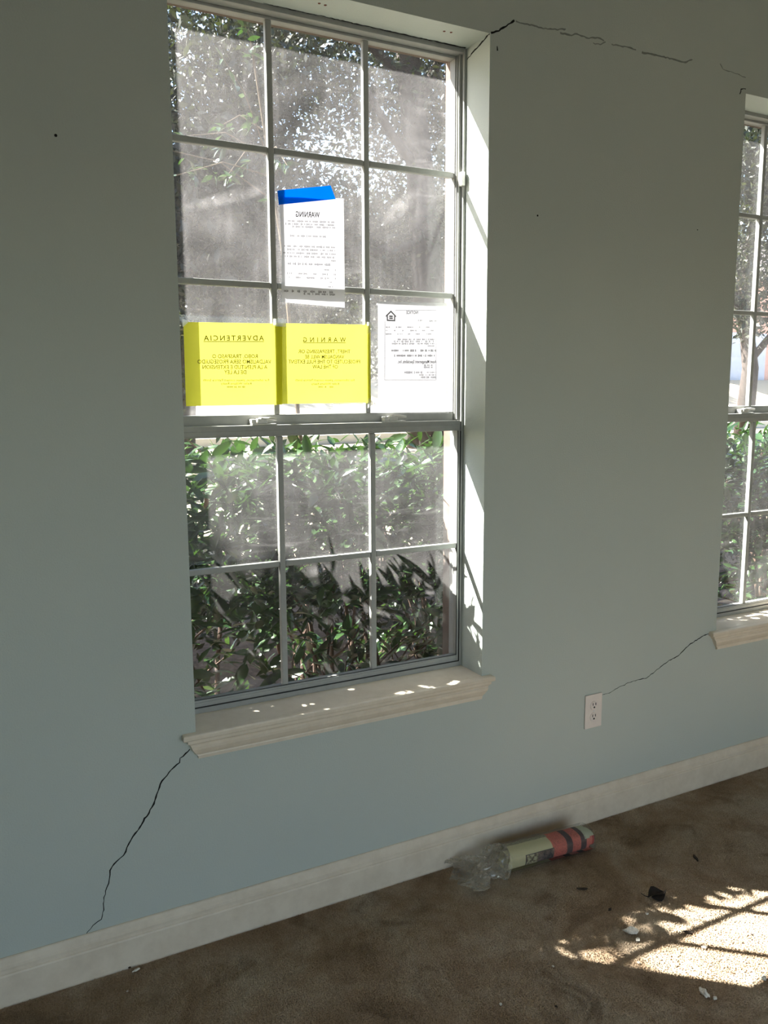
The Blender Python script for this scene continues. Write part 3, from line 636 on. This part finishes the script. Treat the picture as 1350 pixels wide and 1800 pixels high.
def chip(px, py, sz, m, label, cat='debris', flat=0.5, long=1.0, name='plaster_chip', group=None, seed=0):
    c_ = on_floor(px, py); bm = NB(); bmesh.ops.create_icosphere(bm, subdivisions=2, radius=0.5); r_ = random.Random(px*7+py); ph = r_.uniform(0, 9)
    for v in bm.verts:
        k = 1+0.28*math.sin(v.co.x*9+ph)*math.cos(v.co.y*8+ph*2)+r_.uniform(-.16, .16); v.co = Vector((v.co.x*k*sz*long, v.co.y*k*sz*0.75, v.co.z*k*sz*flat))
    o_ = obj(name, bm, m); o_.location = (c_.x, c_.y, 0.003+sz*flat*0.45); o_.rotation_euler = (r_.uniform(-.2, .2), 0, r_.uniform(0, 3.1)); tag(o_, label, cat, group); return o_
G = 'plaster chips on the carpet'
for px, py, sz, lg, lab in ((1110, 1641, .030, 1.3, 'largest flat plaster chip at the left edge of the sunlit patch'), (1121, 1655, .016, 1.0, 'lumpy plaster chip just in front of the largest chip by the sunlit patch'), (1137, 1609, .010, 1.0, 'small pale plaster chip on the shaded carpet in front of the dead leaf'),
    (1238, 1668, .013, 1.3, 'plaster chip in the middle of the sunlit patch, on a grid shadow line'), (1238, 1750, .022, 1.5, 'long plaster chip on the carpet in front of the sunlit patch'), (1257, 1758, .012, 1.0, 'small plaster chip right of the long chip in front of the sunlit patch'), (1342, 1723, .018, 1.0, 'plaster chip at the right edge of the picture beside the sunlit patch'),
    (972, 1701, .007, 1.0, 'tiny white plaster chip on the carpet left of the sunlit patch'), (1123, 1695, .008, 1.0, 'tiny plaster chip on the near left corner of the sunlit patch'), (880, 1768, .009, 1.0, 'tiny pale plaster chip at the bottom edge of the picture'), (240, 1708, .010, 2.0, 'white plaster sliver lying by the baseboard below the long crack'), (224, 1745, .006, 1.0, 'tiny white plaster crumb on the carpet below the long crack')):
    chip(px, py, sz, M['plaster'], lab, group=G, long=lg)
for px, py, sz, lg, lab in ((1211, 1641, .013, 2.2, 'dark splinter lying in the brightest part of the sunlit patch'), (1322, 1645, .008, 1.0, 'dark crumb in the sunlit patch near the right edge'), (1023, 1565, .014, 2.6, 'dark twig on the shaded carpet below the newspaper'), (1222, 1510, .016, 2.4, 'dark twig on the carpet right of the newspaper'),
    (978, 1772, .009, 1.0, 'dark crumb near the bottom edge of the picture'), (1072, 1601, .011, 1.6, 'brown crumb between the newspaper and the sunlit patch'), (228, 1703, .008, 1.0, 'black crumb against the baseboard below the long crack'), (1279, 1703, .006, 1.0, 'tiny dark crumb near the front corner of the sunlit patch')):
    chip(px, py, sz, M['crumb'], lab, name='floor_crumb', group='dark crumbs on the carpet', long=lg, flat=0.35)

# ------------------------------------------------------------------ outside: ground, street
def terrain(x, y): return -0.18 + 0.96*(1/(1+math.exp(-(y-5.6)/1.1))) + 1.2*(1/(1+math.exp(-(y-25.0)/0.5))) + 0.02*math.sin(x*3)*math.cos(y*2.3)
vs = []; fs = []; gx = np.linspace(-24, 66, 90); gy = np.concatenate([np.linspace(0.226, 3, 22), np.linspace(3.3, 50, 70)])
for y in gy:
    for x in gx: vs.append((x, y, terrain(x, y)))
for j in range(len(gy)-1):
    for i in range(len(gx)-1):
        a = j*len(gx)+i; fs.append((a, a+1, a+len(gx)+1, a+len(gx)))
tag(obj('ground', (vs, fs), M['ground'], smooth=True), 'brown leaf-littered ground sloping up to the street', kind='structure')
vs = []; fs = []
for i, x in enumerate(np.linspace(-24, 66, 40)):
    for y, dz in ((9.0, -0.05), (9.0, 0.10), (22.5, 0.06), (22.5, -0.1)): vs.append((x, y, 0.77+dz))
for i in range(39):
    for k in range(3): a = 4*i+k; fs.append((a, a+4, a+5, a+1))
tag(obj('street', (vs, fs), M['road']), 'sun-bleached concrete street beyond the hedge', kind='structure')
hs = empty('brick_house', (40.0, 27.5, 1.95)); tag(hs, 'house across the street seen through the right window, half hidden by trees', 'house')
bm = NB(); box(bm, -9, 9, 0, 6, -0.1, 5.2); obj('facade', bm, M['pinkbrick'], hs)
bm = NB(); box(bm, -7.6, -2.6, -0.06, 0.0, 0, 2.4, 0.01); 
for k in range(1, 4): box(bm, -7.6, -2.6, -0.075, -0.055, 0.6*k-0.012, 0.6*k+0.012)
obj('garage_door', bm, M['siding'], hs)
bm = NB(); V = [bm.verts.new(p) for p in ((-9.6, -0.6, 5.2), (9.6, -0.6, 5.2), (9.6, 6.6, 5.2), (-9.6, 6.6, 5.2), (-9.6, 3, 7.6), (9.6, 3, 7.6))]
for f in ((0, 1, 5, 4), (2, 3, 4, 5), (0, 4, 3), (1, 2, 5), (0, 3, 2, 1)): bm.faces.new([V[k] for k in f])
obj('roof', bm, M['roof'], hs)

# ------------------------------------------------------------------ hedge: each shrub has its stems, its leaves and a mass of small inner leaves
LEAVES = []
for k in range(6):
    me = bpy.data.meshes.new('leaf'); v_, f_ = leaf_mesh(random.uniform(.07, .11), random.uniform(.024, .037), random.uniform(.15, .5), random.uniform(-.05, .3)); me.from_pydata(v_, [], f_); me.update(); me.materials.append(M['leaf'])
    for p_ in me.polygons: p_.use_smooth = True
    LEAVES.append((me, np.array(v_), f_))
def rotm(d, up, roll):
    d = d.normalized(); s = up.cross(d); s = s.normalized() if s.length > 1e-4 else Vector((1, 0, 0)); u = d.cross(s)
    s2 = math.cos(roll)*s + math.sin(roll)*u; u2 = d.cross(s2)
    return Matrix(((d.x, s2.x, u2.x), (d.y, s2.y, u2.y), (d.z, s2.z, u2.z)))
def shrub(cx, cy, hw, hd, top, label, nlv, seed):
    r = random.Random(seed); root = empty('hedge_shrub', (cx, cy, terrain(cx, cy)-0.01)); tag(root, label, 'shrub', 'hedge shrubs outside the windows'); gz = terrain(cx, cy)-0.01
    tips = []
    for k in range(9):
        bm = NB(); x0 = r.uniform(-.6, .6)*hw; y0 = r.uniform(-.35, .5)*hd; tx = x0*1.2+r.uniform(-.25, .25)*hw*2; ty = y0+r.uniform(-.4, .4)*hd; tz = top-gz-r.uniform(.1, .4)
        pts = [(x0, y0, -0.03), (x0+r.uniform(-.04, .04), y0, .25), (x0*.6+tx*.4+r.uniform(-.06, .06), y0*.6+ty*.4, tz*.5), (tx, ty, tz)]
        tube(bm, pts, [.014, .012, .009, .005], 7)
        for b in range(6):
            s = r.uniform(.3, 1.0); i = min(2, int(s*3)); u = s*3-i; a = Vector(pts[i]).lerp(Vector(pts[i+1]), u); dirv = Vector((r.uniform(-1, 1), r.uniform(-1, .7), r.uniform(.2, 1.3))).normalized(); l = r.uniform(.18, .42)
            m1 = a + dirv*l*.5 + Vector((r.uniform(-.03, .03), r.uniform(-.03, .03), 0)); e_ = a + dirv*l
            e_.z = min(e_.z, top-gz); e_.y = max(e_.y, -hd*.95); tube(bm, [a, m1, e_], [.005, .004, .0022], 5); tips.append((a, m1, e_))
        obj('stem', bm, M['stem'], root)
    P = []
    for k in range(nlv):
        z = top-gz - abs(r.gauss(0, .48)) - r.uniform(0, .16); z = max(.25, z)
        if z < .95 and r.random() < .52: continue
        x = r.uniform(-1, 1)*hw; y = r.uniform(-1, 1)*hd
        if r.random() < .5: y = -hd*r.uniform(.6, 1.0); z = min(z, top-gz-.04)
        d = Vector((r.uniform(-.8, 1.0), r.uniform(-1, .5), r.uniform(-.25, .9))); lm = r.randrange(6); sc = r.uniform(.6, 1.15)
        P.append((y, x, z, rotm(d, Vector((0, 0, 1)), r.gauss(0, .5)), lm, sc))
    for a, m1, e_ in tips:
        for b in range(6):
            s = r.uniform(.3, 1); pnt = a.lerp(e_, s); d = (e_-a).normalized()*.7 + Vector((r.uniform(-1, 1), r.uniform(-1, .6), r.uniform(-.4, .8))); P.append((pnt.y, pnt.x, pnt.z, rotm(d, Vector((0, 0, 1)), r.gauss(0, .5)), r.randrange(6), r.uniform(.7, 1.2)))
    P.sort(key=lambda q: q[0]-0.25*q[2]); near = P[:230]; rest = P[230:]
    for y, x, z, R_, lm, sc in near:
        o_ = bpy.data.objects.new('leaf', LEAVES[lm][0]); link(o_, root); o_.matrix_basis = Matrix.Translation((x, y, z)) @ R_.to_4x4() @ Matrix.Scale(sc, 4)
    VV = []; FF = []; k0 = 0
    for y, x, z, R_, lm, sc in rest:
        me, v, f = LEAVES[lm]; VV.append((v*sc) @ np.array(R_).T + np.array([x, y, z])); FF.append(np.array(f)+k0); k0 += len(v)
    tag(mesh_np('foliage', np.concatenate(VV), np.concatenate(FF), M['leaf'], root), kind='stuff')
    return root
shrub(0.05, 0.79, .40, .40, 1.36, 'glossy green hedge shrub outside the left panes of the near window', 2600, 1)
shrub(0.72, 0.80, .38, .40, 1.35, 'glossy green hedge shrub outside the middle panes of the near window', 2600, 2)
shrub(1.38, 0.81, .38, .40, 1.34, 'glossy green hedge shrub outside the right panes of the near window', 2600, 3)
shrub(2.65, 0.82, .40, .40, 1.35, 'glossy green hedge shrub outside the left panes of the far window', 2200, 4)
shrub(3.40, 0.82, .40, .40, 1.35, 'glossy green hedge shrub further right, seen low through the far window', 2000, 5)

# ------------------------------------------------------------------ trees
def tree(label, base, trunk, branches, crowns, nleaf, lsz, seed, gap=0.0, group='trees beyond the hedge', name='shade_tree'):
    r = np.random.default_rng(seed); root = empty(name, (base[0], base[1], terrain(base[0], base[1])-0.05)); tag(root, label, 'tree' if name != 'bush' else 'bush', group); o_ = np.array(root.location)
    bm = NB(); tube(bm, [tuple(np.array(q[:3])-o_) for q in trunk], [q[3] for q in trunk], 12); obj('trunk', bm, M['bark'], root, smooth=True)
    for b in branches:
        bm = NB(); tube(bm, [tuple(np.array(q[:3])-o_) for q in b], [q[3] for q in b], 7); obj('branch', bm, M['bark'], root, smooth=True)
    cs = []
    tot = sum(c[3]*c[4]*c[5] for c in crowns)
    for c in crowns:
        n = int(nleaf*c[3]*c[4]*c[5]/tot); ncl = max(4, n//45); d = r.normal(size=(ncl, 3)); d /= np.linalg.norm(d, axis=1)[:, None]; d *= (r.uniform(0.15, 1, ncl)**0.45)[:, None]
        cc = np.array(c[:3]) + d*np.array(c[3:6]); fld = np.sin(cc[:, 0]*2.6+seed)+np.sin(cc[:, 1]*2.9+2*seed)+np.sin(cc[:, 2]*3.1+3*seed); cc = cc[fld < 0.6*gap] if gap > 0 else cc; ncl = len(cc); k = r.integers(0, ncl, n); cs.append(cc[k] + r.normal(0, 0.17, (n, 3))*min(1.2, c[3]))
    P = np.concatenate(cs) - o_; n = len(P)
    a = r.normal(size=(n, 3)); a /= np.linalg.norm(a, axis=1)[:, None]; b = r.normal(size=(n, 3)); b -= a*(a*b).sum(1)[:, None]; b /= np.linalg.norm(b, axis=1)[:, None]; L = (lsz*r.uniform(.6, 1.3, n))[:, None]
    v = np.stack([P-a*L, P+b*L*.42+np.cross(a, b)*L*.1, P+a*L, P-b*L*.42+np.cross(a, b)*L*.1], 1)
    tag(mesh_np('foliage', v.reshape(-1, 3), np.arange(n*4).reshape(-1, 4), M['tleaf'], root), kind='stuff')
def pt(px, py, Y, rad): q = at(px, py, Y); return (q.x, q.y, q.z, rad)
b1 = at(775, 620, 4.6)
tree('dark leaning tree trunk with dense crown, nearest one through the upper right panes', (b1.x, 4.6), [(b1.x+.05, 4.6, -0.1, .20), pt(752, 480, 4.6, .15), pt(738, 300, 4.6, .125), pt(722, 160, 4.6, .11), pt(712, 20, 4.6, .10), pt(704, -140, 4.6, .08)],
    [[pt(736, 300, 4.6, .06), pt(690, 240, 4.5, .04), pt(640, 150, 4.4, .025)], [pt(728, 200, 4.6, .06), pt(770, 110, 4.7, .04), pt(800, 60, 4.8, .02)], [pt(742, 430, 4.6, .05), pt(650, 440, 4.6, .035), pt(480, 445, 4.7, .022), pt(330, 475, 4.8, .012)], [pt(722, 150, 4.6, .05), pt(600, 30, 4.4, .03), pt(480, -30, 4.0, .02)]],
    [(3.4, 5.0, 3.6, 1.5, 1.2, 1.0), (2.2, 4.9, 3.5, 1.2, 1.0, 1.0), (1.5, 4.6, 3.9, 1.0, .9, .8), (3.0, 4.8, 4.6, 1.8, 1.2, .8), (3.9, 5.2, 2.6, .8, .8, .7), (1.5, 5.0, 2.6, .8, .7, .6), (2.7, 5.2, 2.6, .9, .7, .7)], 62000, 0.034, 1, gap=1.02)
for i, (x, y, h, cr, n, lab) in enumerate(((2.0, 8.2, 3.9, 1.5, 9000, 'bushy tree behind the hedge seen through the left panes'), (5.4, 8.2, 4.1, 1.6, 9000, 'bushy tree behind the leaning trunk seen through the middle panes'), (8.7, 8.2, 4.2, 1.6, 8000, 'bushy tree further right behind the leaning trunk'),
        (12.2, 8.2, 6.4, 1.9, 13000, 'bushy tree seen through the top of the far window'), (16.2, 8.4, 6.4, 1.9, 9000, 'bushy tree at the right edge seen through the far window'))):
    g = terrain(x, y)
    tree(lab, (x, y), [(x, y, g-.1, .17), (x+.1, y, g+1.2, .14), (x-.05, y+.1, g+2.4, .11), (x+.1, y, h-.5, .05)],
        [[(x+.05, y, g+1.3, .07), (x+.7, y-.3, g+2.2, .05), (x+1.2, y-.4, g+3.0, .02)], [(x, y, g+1.6, .07), (x-.7, y-.2, g+2.4, .05), (x-1.3, y-.1, g+3.0, .02)], [(x, y+.1, g+2.2, .06), (x+.2, y+.8, g+3.2, .03)]],
        [(x, y, h-1.2, cr, cr*.8, 1.1), (x-.9, y-.3, h-1.75, cr*.8, cr*.6, .55), (x+.9, y+.2, h-1.75, cr*.8, cr*.6, .55)] + ([(x-.2, y, 3.1, 1.9, 1.0, .75)] if i > 2 else []), int(n*1.7), 0.06, 20+i, gap=1.2)
for i, (x, y, h, cr, n, lab) in enumerate(((-1.6, 5.6, 4.9, 1.7, 26000, 'unseen shade tree added left of the near window, its crown high over the hedge'), (1.0, 5.0, 4.4, 1.3, 14000, 'low shade tree behind the left panes of the near window'))):  # first one is out of view, added only for the shade it casts
    g = terrain(x, y)
    tree(lab, (x, y), [(x, y, g-.1, .15), (x+.05, y, g+1.0, .12), (x, y+.1, g+2.0, .09), (x, y, h-.4, .04)], [[(x, y, g+1.3, .06), (x+.7, y-.3, g+2.2, .04), (x+1.1, y-.4, g+2.8, .02)], [(x, y, g+1.5, .06), (x-.7, y-.2, g+2.3, .04), (x-1.2, y, g+2.8, .02)]],
        [(x, y, h-1.1, cr, cr*.8, 1.1), (x-.9, y-.2, h-1.6, cr*.7, cr*.6, .8), (x+.8, y+.1, h-1.6, cr*.7, cr*.6, .8)] + ([(-3.3, 3.15, 5.15, .34, .2, .30)] if i == 0 else []), n, 0.05, 40+i)  # outlying leaf cluster added up-sun to shade the left of the floor patch
for i, x in enumerate((-0.7, 0.5, 1.7, 2.9, 4.3, 5.7, 7.1)):
    g = terrain(x, 2.6); r_ = random.Random(90+i)
    tree('%s understory bush in the shade behind the hedge' % ('leftmost', 'second', 'third', 'fourth', 'fifth', 'sixth', 'rightmost')[i], (x, 2.6), [(x, 2.6, g-.05, .02), (x+.03, 2.6, g+.4, .016), (x-.04, 2.6, g+.9, .008)], [[(x, 2.6, g+.1, .012), (x+.3, 2.5, g+.5, .009), (x+.4, 2.5, g+.9, .005)], [(x, 2.6, g+.1, .012), (x-.3, 2.6, g+.5, .009), (x-.42, 2.55, g+.85, .005)]],
        [(x, 2.6, g+.45, .62, .45, .3)], 2000, 0.035, 60+i, group='low bushes in the shade behind the hedge', name='bush')
for i, x in enumerate((5.0, 9.6, 14.2, 18.8, 23.4)):
    tree('%s of the dark trees on the far side of the street' % ('leftmost', 'second', 'third', 'fourth', 'rightmost')[i], (x, 31), [(x, 31, 1.9, .25), (x+.1, 31, 3.6, .2), (x, 31, 7.5, .08)], [[(x, 31, 3.0, .12), (x+1.4, 30.8, 5.0, .05)], [(x, 31, 3.4, .12), (x-1.5, 30.8, 5.4, .05)]],
        [(x, 31, 4.4, 2.5, 1.8, 2.4), (x, 31, 7.6, 2.2, 1.8, 2.4)], 9000, 0.17, 70+i, gap=1.6, group='trees across the street')
# near branch that hangs in front of the top left panes
nb = empty('small_tree', (1.15, 2.0, terrain(1.15, 2.0))); tag(nb, 'slender small tree close outside the top left panes with arching leafy twigs', 'tree'); o_ = Vector(nb.location)
bm = NB(); tube(bm, [Vector((1.15, 2.0, -0.2))-o_, Vector((1.12, 2.0, 1.2))-o_, Vector((1.02, 1.95, 2.2))-o_, Vector((0.85, 1.85, 3.1))-o_], [.016, .013, .010, .006], 8); obj('trunk', bm, M['twig'], nb)
rr = random.Random(9); VV = []; FF = []; k0 = 0
for k in range(9):
    s = rr.uniform(.45, 1.0); a = Vector((1.06-.2*s, 1.95-.08*s, 1.6+1.5*s)); e_ = a + Vector((rr.uniform(-.6, .25), rr.uniform(-.35, .25), rr.uniform(-.15, .35))); m1 = a.lerp(e_, .5)+Vector((0, 0, .06))
    bm = NB(); tube(bm, [a-o_, m1-o_, e_-o_], [.004, .003, .0015], 5); obj('twig', bm, M['twig'], nb)
    for q in range(13):
        pnt = a.lerp(e_, rr.uniform(.3, 1.05)); d = (e_-a).normalized()*.5+Vector((rr.uniform(-1, 1), rr.uniform(-1, 1), rr.uniform(-1, .4))); R_ = rotm(d, Vector((0, 0, 1)), rr.gauss(0, .6))
        l_ = bpy.data.objects.new('leaf', LEAVES[rr.randrange(6)][0]); link(l_, nb); l_.matrix_basis = Matrix.Translation(pnt-o_) @ R_.to_4x4() @ Matrix.Scale(rr.uniform(.5, .9), 4)

dq = at(357, 882, 0.46); sh0 = bpy.data.objects['hedge_shrub']
v_, f_ = leaf_mesh(0.075, 0.032, 0.8, 0.15, 6, 0.004)
dlo = obj('leaf', (v_, f_), M['driedleaf'], sh0, loc=(dq.x-sh0.location.x, dq.y-sh0.location.y, dq.z-sh0.location.z+0.03), smooth=True); dlo.rotation_euler = (0.3, 1.45, 0.2)
tag(dlo, 'brown dried leaf caught in the hedge')
